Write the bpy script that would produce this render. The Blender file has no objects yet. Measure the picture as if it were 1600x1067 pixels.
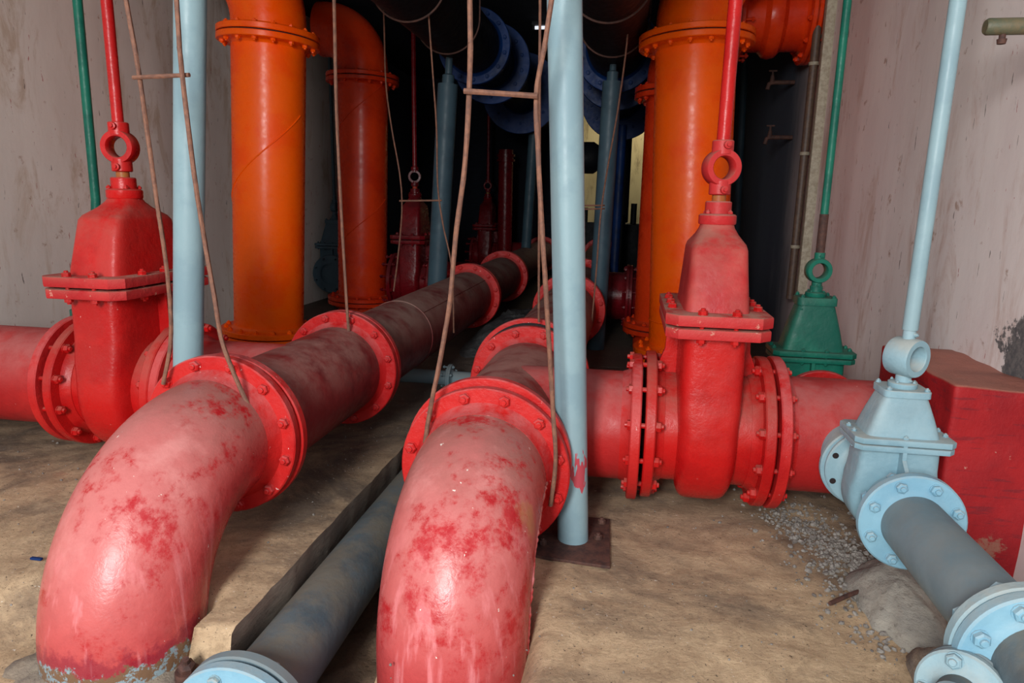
import bpy, bmesh, math, random
from mathutils import Vector, Matrix, noise
random.seed(7)
PI = math.pi
C = bpy.context.scene.collection
V = Vector

# ------------------------------------------------------------------ camera frame
F = 1067.0; H = 1.05
def nrm(v): return V(v).normalized()
_cy = nrm((185, -215.5, F)); _cd = nrm((-100.0, (F*F-100*185)/215.5, F)); _cz = -_cd
_cx = _cy.cross(_cz)
if _cx.x < 0: _cx = -_cx
def ray(x, y):
    c = V((x-800, y-533.5, F))/F
    return V((_cx.dot(c), _cy.dot(c), _cz.dot(c)))
def P(x, y, X=None, Y=None, Z=None):
    d = ray(x, y)
    t = X/d.x if X is not None else Y/d.y if Y is not None else (Z-H)/d.z
    return V((0, 0, H)) + d*t

# ------------------------------------------------------------------ materials
def lin(c):
    return tuple(((v/255)/12.92 if v/255 <= .04045 else ((v/255+.055)/1.055)**2.4) for v in c)+(1,)
class NT:
    def __init__(s, name):
        s.m = bpy.data.materials.new(name); s.m.use_nodes = True
        s.t = s.m.node_tree; s.t.nodes.clear()
        s.out = s.n('ShaderNodeOutputMaterial'); s.b = s.n('ShaderNodeBsdfPrincipled')
        s.l(s.b.outputs[0], s.out.inputs[0])
        s.geo = s.n('ShaderNodeNewGeometry'); s.pos = s.geo.outputs['Position']
    def n(s, t, **k):
        o = s.t.nodes.new(t)
        for a, b in k.items(): setattr(o, a, b)
        return o
    def l(s, a, b): s.t.links.new(a, b)
    def put(s, inp, v):
        if hasattr(v, 'links') or isinstance(v, bpy.types.NodeSocket): s.l(v, inp)
        else: inp.default_value = v
    def noise(s, scale, detail=4, rough=.6, vec=None, dist=0, stretch=None):
        v = vec or s.pos
        if stretch:
            mp = s.n('ShaderNodeMapping'); s.l(v, mp.inputs[0]); mp.inputs['Scale'].default_value = stretch; v = mp.outputs[0]
        o = s.n('ShaderNodeTexNoise'); s.l(v, o.inputs['Vector'])
        o.inputs['Scale'].default_value = scale; o.inputs['Detail'].default_value = detail
        o.inputs['Roughness'].default_value = rough; o.inputs['Distortion'].default_value = dist
        return o.outputs['Fac']
    def ramp(s, f, lo, hi, a=0., b=1.):
        o = s.n('ShaderNodeMapRange'); o.interpolation_type = 'SMOOTHSTEP'
        s.put(o.inputs[0], f); o.inputs[1].default_value = lo; o.inputs[2].default_value = hi
        o.inputs[3].default_value = a; o.inputs[4].default_value = b
        return o.outputs[0]
    def math(s, op, a, b=0., c=0.):
        o = s.n('ShaderNodeMath', operation=op); s.put(o.inputs[0], a); s.put(o.inputs[1], b); s.put(o.inputs[2], c)
        return o.outputs[0]
    def mix(s, f, a, b):
        o = s.n('ShaderNodeMix', data_type='RGBA'); s.put(o.inputs[0], f); s.put(o.inputs[6], a); s.put(o.inputs[7], b)
        return o.outputs[2]
    def sep(s, v):
        o = s.n('ShaderNodeSeparateXYZ'); s.l(v, o.inputs[0]); return o.outputs
    def bump(s, h, strength=.3, dist=.01, prev=None):
        o = s.n('ShaderNodeBump'); o.inputs['Strength'].default_value = strength; o.inputs['Distance'].default_value = dist
        s.l(h, o.inputs['Height'])
        if prev: s.l(prev, o.inputs['Normal'])
        return o.outputs[0]
    def done(s, col, rough, nor=None, metal=0., spec=.5, coat=0.):
        s.put(s.b.inputs['Base Color'], col); s.put(s.b.inputs['Roughness'], rough)
        s.put(s.b.inputs['Metallic'], metal); s.b.inputs['Specular IOR Level'].default_value = spec
        s.b.inputs['Coat Weight'].default_value = coat
        if nor: s.l(nor, s.b.inputs['Normal'])
        return s.m

def paint(name, c1, c2, dust=(130, 100, 85), d_amt=.5, rough=.35, chip=None, chip_amt=.0, bump=.25, patch=(.45, .62), dscale=5, streak=False, spec=.27, coat=0.):
    t = NT(name)
    n1 = t.noise(3.5, 6, .65)
    col = t.mix(t.ramp(n1, *patch), lin(c1), lin(c2))
    if streak:
        st = t.noise(9, 4, .6, stretch=(5, 5, .35))
        col = t.mix(t.ramp(st, .5, .72, 0, .5), col, lin(c2))
    if chip:
        n2 = t.noise(30, 6, .7)
        col = t.mix(t.ramp(n2, .72-chip_amt, .75-chip_amt), col, lin(chip))
    nz = t.sep(t.geo.outputs['Normal'])[2]
    dn = t.noise(dscale, 8, .7)
    up = t.ramp(nz, -.15, .85)
    d = t.math('MULTIPLY', up, t.ramp(dn, .3, .62))
    d = t.math('MULTIPLY', d, d_amt)
    col = t.mix(d, col, lin(dust))
    fine = t.noise(160, 4, .7); med = t.noise(24, 5, .6)
    nor = t.bump(fine, bump*.5, .003); nor = t.bump(med, bump, .008, nor)
    r = t.math('ADD', t.math('MULTIPLY', d, .55), t.ramp(med, .3, .7, rough-.06, rough+.1))
    return t.done(col, r, nor, spec=spec, coat=coat)

def metal_rust(name, c1, c2, rough=.75):
    t = NT(name)
    n = t.noise(40, 6, .7); m = t.noise(9, 4)
    col = t.mix(t.ramp(n, .35, .65), lin(c1), lin(c2))
    return t.done(col, rough, t.bump(n, .5, .004))

M = {}
M['red'] = paint('red_gloss_paint', (190, 24, 24), (172, 18, 20), (150, 105, 92), .55, .26, chip=(225, 150, 145), chip_amt=.02, bump=.35)
M['red_dusty'] = paint('red_paint_dusty', (188, 44, 46), (168, 32, 36), (166, 112, 98), .85, .42, chip=(225, 150, 140), chip_amt=.02, bump=.35)
M['red_plate'] = paint('red_plate_dusty_paint', (186, 44, 46), (168, 32, 36), (168, 122, 106), .95, .5, chip=(200, 130, 115), chip_amt=.08, bump=.5, dscale=12)
M['red_flange'] = paint('red_flange_paint', (194, 36, 34), (178, 26, 28), (190, 112, 110), .55, .36, chip=(235, 190, 185), chip_amt=.05, bump=.5, dscale=12)
M['brown_pipe'] = paint('brownish_red_dusty_pipe', (118, 50, 50), (100, 42, 44), (146, 118, 108), .93, .5, bump=.2)
M['tee_pipe'] = paint('dusty_maroon_pipe', (140, 44, 46), (112, 34, 38), (164, 116, 106), .92, .45, chip=(190, 120, 110), chip_amt=.0, bump=.25)
M['red_pipe'] = paint('red_pipe_paint', (180, 38, 38), (162, 32, 34), (178, 106, 102), .7, .38, chip=(220, 140, 135), chip_amt=.03, bump=.3)
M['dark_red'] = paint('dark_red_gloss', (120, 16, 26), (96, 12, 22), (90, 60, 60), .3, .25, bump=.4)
M['orange'] = paint('orange_gloss_paint', (255, 96, 4), (252, 82, 2), (170, 90, 50), .15, .28, bump=.14)
M['orange_shaded'] = paint('orange_shaded_gloss_paint', (226, 62, 18), (212, 50, 14), (130, 70, 50), .3, .26, bump=.2)  # orange of the rear risers with their dimmer light put into the colour
M['blue'] = paint('pale_blue_paint', (138, 166, 174), (128, 156, 166), (165, 165, 158), .3, .4, chip=(120, 140, 150), chip_amt=-.02, bump=.15)
M['blue_valve'] = paint('pale_blue_valve_paint', (138, 172, 184), (120, 156, 170), (176, 172, 160), .7, .42, chip=(200, 190, 170), chip_amt=.02, bump=.35)
M['blue_face'] = paint('sky_blue_flange_paint', (132, 178, 198), (120, 166, 188), (170, 170, 160), .6, .36, chip=(190, 180, 160), chip_amt=.0, bump=.3)
M['blue_pipe'] = paint('grey_blue_pipe_paint', (114, 134, 142), (104, 124, 132), (126, 130, 128), .75, .5, bump=.12)
M['grey_pipe'] = paint('grey_blue_dirty_pipe', (92, 108, 116), (78, 92, 100), (126, 116, 98), .75, .5, chip=(170, 175, 175), chip_amt=-.01, bump=.3)
M['grey_post'] = paint('slate_grey_post', (60, 84, 96), (52, 74, 86), (80, 84, 88), .3, .45, bump=.2)
M['green'] = paint('green_paint', (24, 112, 92), (18, 92, 78), (80, 110, 95), .55, .38, chip=(90, 140, 120), chip_amt=.0, bump=.35)
M['cobalt'] = paint('cobalt_blue_paint', (8, 46, 100), (6, 34, 76), (30, 50, 80), .2, .5, chip=(60, 110, 150), chip_amt=.03, bump=.3)
M['black_pipe'] = paint('black_pipe_paint', (12, 15, 22), (9, 11, 17), (18, 20, 26), .3, .6, bump=.2)
M['rust'] = metal_rust('rusty_rod', (104, 72, 60), (134, 92, 72))
M['rust_dark'] = metal_rust('dark_rusty_iron', (62, 42, 38), (92, 60, 50))
M['gasket'] = metal_rust('dark_gasket', (26, 20, 22), (40, 28, 28), .9)
M['brass'] = metal_rust('tarnished_brass', (112, 100, 74), (86, 92, 72), .5)
M['stem'] = paint('worn_brass_stem', (150, 110, 50), (170, 60, 40), (120, 90, 60), .3, .4, bump=.2)
M['weld_grey'] = metal_rust('white_cement_dust', (150, 140, 128), (120, 110, 100))
M['pebble'] = metal_rust('grey_pebbles', (150, 145, 138), (104, 98, 92), .9)
M['conduit_brown'] = metal_rust('brown_conduit', (84, 68, 60), (104, 82, 66), .5)
M['strip'] = metal_rust('cream_trunking', (178, 170, 150), (150, 140, 120), .6)

def elbow_mat():
    t = NT('faded_pink_red_elbow_paint')
    n1 = t.noise(4.2, 9, .72, dist=.3); n2 = t.noise(14, 8, .75)
    nz = t.sep(t.geo.outputs['Normal'])[2]; z = t.sep(t.pos)[2]
    up = t.ramp(nz, -.35, .75)
    base = t.mix(t.ramp(n2, .35, .7), lin((192, 48, 50)), lin((172, 30, 36)))
    pk = t.mix(n2, lin((208, 122, 118)), lin((186, 104, 100)))
    y_ = t.sep(t.pos)[1]
    dustm = t.ramp(t.math('ADD', y_, t.math('MULTIPLY', t.noise(5, 8, .7), .5)), 1.72, 2.05)
    pk = t.mix(t.math('MULTIPLY', dustm, .75), pk, lin((150, 104, 94)))
    pk = t.mix(t.ramp(t.noise(3, 6, .7), .5, .66, 0, .5), pk, lin((224, 156, 150)))
    m = t.math('MULTIPLY', up, t.ramp(t.math('ADD', t.math('MULTIPLY', n1, .55), t.math('MULTIPLY', n2, .45)), .6, .5))
    col = t.mix(t.math('MULTIPLY', m, .95), base, pk)
    # vertical wash streaks low down
    st = t.noise(22, 4, .6, stretch=(1, 1, .06))
    col = t.mix(t.math('MULTIPLY', t.ramp(st, .52, .66, 0, .7), t.ramp(z, .34, .0)), col, lin((228, 140, 142)))
    # pale flecks
    fl = t.noise(48, 3, .5); col = t.mix(t.ramp(fl, .738, .75), col, lin((232, 222, 210)))
    # tan stain on the shoulder of the middle elbow
    q = P(800, 815, Y=1.60); vd = t.n('ShaderNodeVectorMath', operation='DISTANCE'); vd.inputs[1].default_value = (q.x, q.y, q.z)
    mp = t.n('ShaderNodeMapping'); mp.vector_type = 'POINT'; t.l(t.pos, vd.inputs[0])
    sd = t.math('ADD', vd.outputs['Value'], t.math('MULTIPLY', t.noise(13, 6, .7), .13))
    col = t.mix(t.ramp(sd, .135, .10, 0, .6), col, lin((176, 128, 84)))
    # chipped foot showing old coats
    zz = t.math('ADD', t.math('ADD', z, t.ramp(t.sep(t.pos)[0], -.9, -.7, .105, .5)), t.math('MULTIPLY', t.noise(16, 8, .75), -.16))
    foot = t.ramp(zz, -.012, -.022)
    c2 = t.mix(t.ramp(t.noise(36, 6, .7), .45, .5), lin((138, 158, 166)), lin((120, 92, 70)))
    col = t.mix(t.ramp(zz, .03, .0, 0, .6), col, lin((120, 24, 50)))
    col = t.mix(foot, col, c2)
    fine = t.noise(140, 4, .7); med = t.noise(18, 5, .6)
    nor = t.bump(fine, .15, .003); nor = t.bump(med, .28, .01, nor)
    r = t.math('ADD', t.math('MULTIPLY', m, .12), t.ramp(med, .3, .7, .2, .3))
    return t.done(col, r, nor, spec=.42)
M['elbow'] = elbow_mat()

def floor_mat():
    t = NT('dusty_concrete_floor')
    a = t.noise(1.6, 8, .7, dist=.6); b = t.noise(9, 8, .7, dist=1.0, stretch=(1, 1.35, 1)); c = t.noise(60, 6, .75)
    col = t.mix(t.ramp(b, .3, .7), lin((182, 154, 122)), lin((214, 186, 150)))
    col = t.mix(t.ramp(a, .46, .66, 0, .85), col, lin((136, 116, 96)))
    col = t.mix(t.ramp(c, .55, .75, 0, .55), col, lin((112, 92, 74)))
    col = t.mix(t.ramp(t.noise(3.2, 5, .6), .64, .72, 0, .35), col, lin((178, 106, 84)))
    # darker grey floor tone with depth, its edge broken up by noise
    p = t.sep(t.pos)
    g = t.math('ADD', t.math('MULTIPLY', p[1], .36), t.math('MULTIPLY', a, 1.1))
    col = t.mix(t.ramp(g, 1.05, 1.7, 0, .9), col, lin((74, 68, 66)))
    sp = t.noise(110, 3, .6); col = t.mix(t.ramp(sp, .66, .69, 0, .85), col, lin((70, 58, 50)))
    sp2 = t.noise(75, 3, .6, stretch=(1, 1.3, 1)); col = t.mix(t.ramp(sp2, .69, .71, 0, .8), col, lin((225, 215, 200)))
    rid = t.noise(14, 8, .72, dist=2.0, stretch=(1, 1.7, 1))
    ck = t.noise(5, 9, .8, dist=1.5); ck = t.math('ABSOLUTE', t.math('SUBTRACT', ck, .5))
    col = t.mix(t.ramp(ck, .006, .0, 0, .55), col, lin((84, 70, 60)))
    nor = t.bump(c, .45, .007); nor = t.bump(rid, .28, .02, nor); nor = t.bump(t.ramp(ck, .0, .012), .35, .008, nor)
    return t.done(col, .88, nor, spec=.25)
M['floor'] = floor_mat()

def concrete(name, c1, c2, dark):
    t = NT(name)
    a = t.noise(7, 8, .7, stretch=(1, 1, 3)); c = t.noise(50, 6, .75)
    col = t.mix(t.ramp(a, .35, .65), lin(c1), lin(c2)); col = t.mix(t.ramp(c, .55, .7, 0, .6), col, lin(dark))
    nor = t.bump(c, .5, .008); nor = t.bump(a, .6, .03, nor)
    return t.done(col, .9, nor, spec=.2)
M['slab_side'] = concrete('trench_side_concrete', (170, 158, 144), (196, 182, 164), (110, 100, 90))
M['soil'] = concrete('damp_soil', (140, 116, 94), (110, 94, 80), (66, 54, 48))
M['rubble'] = concrete('rubble_concrete', (160, 146, 128), (122, 112, 104), (84, 66, 56))
M['footing'] = concrete('grey_footing_concrete', (168, 162, 150), (142, 138, 130), (100, 92, 84))
M['sludge'] = concrete('dark_sludge', (62, 62, 64), (86, 86, 86), (34, 36, 40))

def wall_mat(name, c1, c2, tint, cement=None, fade=False):
    t = NT(name)
    a = t.noise(2.2, 6, .6, stretch=(1, 1, .35)); c = t.noise(60, 5, .7)
    col = t.mix(t.ramp(a, .35, .65), lin(c1), lin(c2))
    br = t.noise(3.5, 7, .7, stretch=(1.6, 1.6, .5), dist=.5)
    col = t.mix(t.ramp(br, .5, .7, 0, .75), col, lin(tint))
    spt = t.noise(11, 5, .62); col = t.mix(t.ramp(spt, .63, .74, 0, .65), col, lin((150, 104, 70)))
    # scratches in the paint, tall and thin
    s1 = t.noise(15, 6, .7, stretch=(1, 2.0, .3), dist=.6); col = t.mix(t.ramp(s1, .695, .715, 0, .85), col, lin((62, 60, 66)))
    s2 = t.noise(15, 3, .6, stretch=(1, 3, .5)); col = t.mix(t.ramp(s2, .70, .715, 0, .8), col, lin((92, 78, 72)))
    s3 = t.noise(19, 3, .6, stretch=(2, 3, .6)); col = t.mix(t.ramp(s3, .70, .715, 0, .7), col, lin((170, 50, 48)))
    if cement:
        p = t.sep(t.pos)
        dx = t.math('DIVIDE', t.math('SUBTRACT', p[1], cement[0]), cement[2]); dz = t.math('DIVIDE', t.math('SUBTRACT', p[2], cement[1]), cement[3])
        d = t.math('SQRT', t.math('ADD', t.math('MULTIPLY', dx, dx), t.math('MULTIPLY', dz, dz)))
        d = t.math('ADD', d, t.math('MULTIPLY', t.math('SUBTRACT', t.noise(7, 8, .7), .5), 1.6))
        ce = t.mix(t.ramp(c, .4, .6), lin((92, 92, 94)), lin((118, 116, 114)))
        col = t.mix(t.ramp(d, 1.05, .98), col, ce)
    if fade:   # depth shade put into the plaster colour, dark blue-grey further in
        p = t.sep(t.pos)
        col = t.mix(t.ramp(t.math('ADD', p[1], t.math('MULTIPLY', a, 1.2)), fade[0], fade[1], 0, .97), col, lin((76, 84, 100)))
    nor = t.bump(c, .12, .004); nor = t.bump(a, .25, .02, nor)
    return t.done(col, .8, nor, spec=.3)
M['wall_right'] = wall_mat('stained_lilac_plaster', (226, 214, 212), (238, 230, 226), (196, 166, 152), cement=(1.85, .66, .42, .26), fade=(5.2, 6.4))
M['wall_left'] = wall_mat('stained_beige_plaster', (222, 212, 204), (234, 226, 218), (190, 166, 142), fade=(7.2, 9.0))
M['wall_back'] = concrete('shade_dark_back_wall', (20, 24, 32), (26, 30, 40), (14, 16, 22))  # near-black base colour stands in for shade at the deep end
M['ceiling'] = concrete('shade_dark_ceiling', (30, 34, 44), (38, 42, 52), (22, 24, 30))  # ceiling colour darkened to put the room's shade into it
M['yellow_wall'] = wall_mat('old_yellow_plaster', (205, 188, 140), (190, 172, 128), (120, 100, 70))
def block_mat():
    t = NT('red_painted_concrete')
    a = t.noise(3, 7, .7, stretch=(1, 1, .6)); b = t.noise(28, 7, .75)
    nz = t.sep(t.geo.outputs['Normal'])[2]; z = t.sep(t.pos)[2]
    col = t.mix(t.ramp(a, .35, .65), lin((176, 30, 34)), lin((146, 22, 30)))
    hz = t.noise(30, 4, .6, stretch=(.3, .3, 3)); col = t.mix(t.ramp(hz, .58, .66, 0, .5), col, lin((100, 30, 40)))
    col = t.mix(t.ramp(b, .66, .7, 0, .7), col, lin((214, 180, 160)))
    pl = t.math('ADD', t.math('MULTIPLY', z, -1.1), t.noise(9, 8, .75)); col = t.mix(t.ramp(pl, .42, .5, 0, .6), col, lin((150, 120, 100)))
    col = t.mix(t.math('MULTIPLY', t.ramp(nz, .5, .9), .8), col, lin((176, 122, 104)))
    nor = t.bump(b, .4, .008); nor = t.bump(a, .3, .03, nor)
    return t.done(col, .6, nor, spec=.35)
M['block'] = block_mat()
def tube_mat():
    t = NT('fluorescent_glow'); t.b.inputs['Emission Color'].default_value = (.85, .9, 1, 1); t.b.inputs['Emission Strength'].default_value = .9
    return t.done((.8, .8, .8, 1), .4)
M['tube'] = tube_mat()

# ------------------------------------------------------------------ mesh tools
def basis(axis):
    a = V(axis).normalized(); q = a.to_track_quat('Z', 'Y')
    return q.to_matrix()
def lathe(bm, prof, o, axis, seg=48, close=True):
    """prof: list of (r, h) along axis."""
    R = basis(axis); o = V(o); rings = []
    for r, h in prof:
        if r < 1e-6: rings.append([bm.verts.new(o+R@V((0, 0, h)))])
        else: rings.append([bm.verts.new(o+R@V((r*math.cos(2*PI*i/seg), r*math.sin(2*PI*i/seg), h))) for i in range(seg)])
    for a, b in zip(rings, rings[1:]):
        if len(a) == 1 and len(b) == 1: continue
        for i in range(seg):
            j = (i+1) % seg
            if len(a) == 1: f = (a[0], b[j], b[i])
            elif len(b) == 1: f = (a[i], a[j], b[0])
            else: f = (a[i], a[j], b[j], b[i])
            bm.faces.new(f)
def frames(pts):
    pts = [V(p) for p in pts]; n = len(pts)
    T = [(pts[min(i+1, n-1)]-pts[max(i-1, 0)]).normalized() for i in range(n)]
    u = T[0].orthogonal().normalized(); out = []
    for t in T:
        u = (u-t*u.dot(t)).normalized(); out.append((u, t.cross(u)))
    return pts, T, out
def tube(bm, pts, r, seg=12, caps=True, wob=0):
    pts, T, fr = frames(pts); rings = []
    for k, (p, (u, w)) in enumerate(zip(pts, fr)):
        rr = r[k] if isinstance(r, (list, tuple)) else r
        ring = []
        for i in range(seg):
            a = 2*PI*i/seg; q = rr*(1+wob*(noise.noise((p+u*i)*60))) if wob else rr
            ring.append(bm.verts.new(p+(u*math.cos(a)+w*math.sin(a))*q))
        rings.append(ring)
    for a, b in zip(rings, rings[1:]):
        for i in range(seg):
            j = (i+1) % seg; bm.faces.new((a[i], a[j], b[j], b[i]))
    if caps:
        bm.faces.new(list(reversed(rings[0]))); bm.faces.new(rings[-1])
def box(bm, lo, hi, bev=0.):
    lo, hi = V(lo), V(hi)
    r = bmesh.ops.create_cube(bm, size=1); vs = r['verts']
    for v in vs: v.co = V(((lo+hi)/2)[i]+v.co[i]*(hi-lo)[i] for i in range(3))
    if bev:
        es = list({e for v in vs for e in v.link_edges})
        bmesh.ops.bevel(bm, geom=es, offset=bev, segments=2, affect='EDGES', profile=.6)
def prism(bm, poly, z0, z1, bev=0.):
    """poly = list of (x, y); extruded along z."""
    a = [bm.verts.new((x, y, z0)) for x, y in poly]; b = [bm.verts.new((x, y, z1)) for x, y in poly]
    n = len(poly); fs = [bm.faces.new(list(reversed(a))), bm.faces.new(b)]
    for i in range(n): fs.append(bm.faces.new((a[i], a[(i+1) % n], b[(i+1) % n], b[i])))
    if bev:
        es = list({e for f in fs[:2] for e in f.edges})
        bmesh.ops.bevel(bm, geom=es, offset=bev, segments=2, affect='EDGES', profile=.6)
def loft(bm, secs):
    """secs: list of rings (lists of points)."""
    rs = [[bm.verts.new(p) for p in s] for s in secs]; n = len(rs[0])
    for a, b in zip(rs, rs[1:]):
        for i in range(n): bm.faces.new((a[i], a[(i+1) % n], b[(i+1) % n], b[i]))
    bm.faces.new(list(reversed(rs[0]))); bm.faces.new(rs[-1])
def sup(hx, hy, z, p=4, n=40, oy=0):
    out = []
    for i in range(n):
        a = 2*PI*i/n; c, s = math.cos(a), math.sin(a)
        out.append((hx*math.copysign(abs(c)**(2/p), c), oy+hy*math.copysign(abs(s)**(2/p), s), z))
    return out
def obj(name, bm, mat, parent=None, smooth=True, at=None, ang=35):
    bmesh.ops.recalc_face_normals(bm, faces=bm.faces)
    me = bpy.data.meshes.new(name); bm.to_mesh(me); bm.free()
    if smooth:
        me.shade_smooth(); me.set_sharp_from_angle(angle=math.radians(ang))
    me.materials.append(M[mat] if isinstance(mat, str) else mat)
    o = bpy.data.objects.new(name, me); C.objects.link(o)
    if parent:
        o.parent = parent
    return o
def shift(bm, d):
    for v in bm.verts: v.co += V(d)
def thing(name, label, cat, loc=(0, 0, 0), rotz=0, group=None):
    o = bpy.data.objects.new(name, None); C.objects.link(o); o.empty_display_size = .1
    o.location = loc; o.rotation_euler = (0, 0, rotz); o['label'] = label; o['category'] = cat
    if group: o['group'] = group
    return o
def tag(o, label, cat, group=None, kind=None):
    o['label'] = label; o['category'] = cat
    if group: o['group'] = group
    if kind: o['kind'] = kind
    return o
def wpart(name, bm, mat, t, **k):
    """a mesh drawn in world coordinates, hung under thing t (unrotated)."""
    shift(bm, -V(t.location)); return obj(name, bm, mat, t, **k)
def structure(name, bm, mat, **k):
    o = obj(name, bm, mat, **k); o['kind'] = 'structure'; return o
def solo(name, bm, mat, label, cat, loc, group=None, **k):
    """single-mesh thing drawn in world coordinates with its origin at loc."""
    shift(bm, -V(loc)); o = obj(name, bm, mat, **k); o.location = loc; return tag(o, label, cat, group)

_bolts = {}
def bolt_mesh(rb, T, mat):
    k = (round(rb, 4), round(T, 4), mat)
    if k not in _bolts:
        bm = bmesh.new()
        lathe(bm, [(0, .0), (rb*.98, 0), (rb*.98, rb*.18), (0, rb*.18)], (0, 0, 0), (0, 0, 1), 12)
        lathe(bm, [(0, .0), (rb*.9, 0), (rb*.92, rb*.75), (rb*.7, rb*.95), (0, rb*.97)], (0, 0, 0), (0, 0, 1), 6)
        lathe(bm, [(0, -T-rb*1.25), (rb*.42, -T-rb*1.2), (rb*.45, -T), (rb*.45, 0), (rb*.45, rb*1.25), (rb*.36, rb*1.35), (0, rb*1.35)], (0, 0, 0), (0, 0, 1), 10)
        lathe(bm, [(0, -T-rb*.8), (rb*.9, -T-rb*.75), (rb*.9, -T), (0, -T)], (0, 0, 0), (0, 0, 1), 6)
        bmesh.ops.recalc_face_normals(bm, faces=bm.faces)
        me = bpy.data.meshes.new('bolt'); bm.to_mesh(me); bm.free(); me.materials.append(M[mat])
        _bolts[k] = me
    return _bolts[k]
def bolts(parent, o, axis, R, n, rb, T, mat, ph=.5, skip=()):
    B = basis(axis); me = bolt_mesh(rb, T, mat)
    for i in range(n):
        if i in skip: continue
        a = 2*PI*(i+ph)/n
        b = bpy.data.objects.new('bolt', me); C.objects.link(b); b.parent = parent
        b.matrix_local = Matrix.Translation(V(o)+B@V((R*math.cos(a), R*math.sin(a), 0))) @ (B @ Matrix.Rotation(a*3.7+i, 3, 'Z')).to_4x4()
def flange_bm(o, axis, R, r, t, hub=.03, bev=.004, holes=None, seg=64):
    """disc with its outer face at o (facing axis), t thick behind it, hub flaring to pipe radius in front."""
    bm = bmesh.new()
    lathe(bm, [(r*.98, hub), (r*1.0, hub), (r+.008, hub*.35), (r+.02, .0005), (R-bev, 0), (R, -bev), (R, -t+bev), (R-bev, -t), (r*.9, -t)], o, axis, seg)
    return bm

# ------------------------------------------------------------------ flanged pipe things
def spool(name, label, cat, path, r, mat, flanges, base=None, group=None, seg=56, fm='red_flange', hub=.03):
    """flanges: (centre of outer face, axis the hub points to, R, t, bolt count or 0, pair thickness)"""
    pts = [V(p) for p in path]
    if base is None:
        base = sum(pts, V())/len(pts); base.z = min(p.z for p in pts)-r
    t = thing(name, label, cat, base, group=group)
    bm = bmesh.new(); tube(bm, pts, r, seg); wpart('pipe', bm, mat, t)
    for (o, ax, R, th, n, T) in flanges:
        o = V(o)-base
        f = obj('flange', flange_bm(o, ax, R, r, th, hub), fm, t)
        if n: bolts(f, o+V(ax).normalized()*.0, ax, (R+r+.012)/2, n, R*.07, T, fm)
    return t
def gasket(t, o, axis, R, th=.012):
    bm = bmesh.new(); lathe(bm, [(0, 0), (R, 0), (R, -th), (0, -th)], V(o)-V(t.location), axis, 40); obj('gasket', bm, 'gasket', t)

RP = .193; RF = .255; TH = .034; GAP = .008; ZP = .31
XA, XB, YB = -1.225, -.388, 2.35

def elbow(x, y0, z0, R, label, sl=.04):
    t = thing('pipe_elbow', label, 'pipe elbow', (x, y0-R, 0))
    path = [V((x, y0, z0)), V((x, y0-sl, z0))]
    for k in range(1, 25):
        a = PI/2*k/24; path.append(V((x, y0-sl-R*math.sin(a), z0-R*(1-math.cos(a)))))
    path.append(path[-1]+V((0, 0, -.25)))
    bm = bmesh.new(); tube(bm, path, RP, 72); wpart('curved_pipe', bm, 'elbow', t)
    for s in ((-1, 1) if x > -1 else ()):
        bm = bmesh.new()
        fine = []
        for k in range(100):
            a = PI/2*k/99; fine.append(V((x+s*RP*.99, y0-sl-R*math.sin(a), z0-R*(1-math.cos(a)))))
        rr = [.0048*(1+.9*noise.noise(p*110)) for p in fine]
        tube(bm, fine, rr, 8); wpart('weld_seam', bm, 'elbow', t)
    o = V((x, y0-TH*.0, z0))-V(t.location)
    f = obj('flange', flange_bm(o+V((0, -TH, 0)), (0, -1, 0), RF, RP, TH, .05), 'red_flange', t)
    bolts(f, o+V((0, -TH, 0)), (0, -1, 0), (RF+RP+.012)/2, 12, .0185, TH*2+GAP, 'red_flange')
    gasket(t, (x, y0+.001, z0), (0, -1, 0), RF*.93, -GAP)
    return t
elbow(XA-.005, 1.885, .315, .40, 'large faded pink-red pipe elbow at left with a chipped foot in the floor', sl=.088)
elbow(XB, 1.905, .262, .335, 'large faded pink-red pipe elbow in the middle, beside the foot of the pale blue pole', sl=.06)

def tee(x, y0, y1, yb, xe, z, label, mat='tee_pipe', branch_flange=True, bmat='red_pipe', nb=12, fz=None):
    t = thing('tee_pipe', label, 'pipe', (x, (y0+y1)/2, z-RP))
    bm = bmesh.new(); tube(bm, [(x, y0, z), (x, (y0+y1)/2, z), (x, y1, z)], RP, 64); wpart('pipe', bm, mat, t)
    bm = bmesh.new(); tube(bm, [(x, yb, z), (xe, yb, z)], RP*.985, 64); wpart('branch_pipe', bm, bmat, t)
    s = 1 if xe > x else -1
    B = V(t.location)
    obj('flange', flange_bm(V((x, y0+TH, z))-B, (0, 1, 0), RF, RP, TH), 'red_flange', t)
    f = obj('flange', flange_bm(V((x, y1-TH, z))-B, (0, -1, 0), RF, RP, TH), 'red_flange', t)
    bolts(f, V((x, y1-TH, z))-B, (0, -1, 0), (RF+RP+.012)/2, nb, .018, TH*2+GAP, 'red_flange')
    if branch_flange:
        obj('flange', flange_bm(V((xe-s*TH, yb, z))-B, (-s, 0, 0), RF, RP*.985, TH), 'red_flange', t)
    return t

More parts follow.
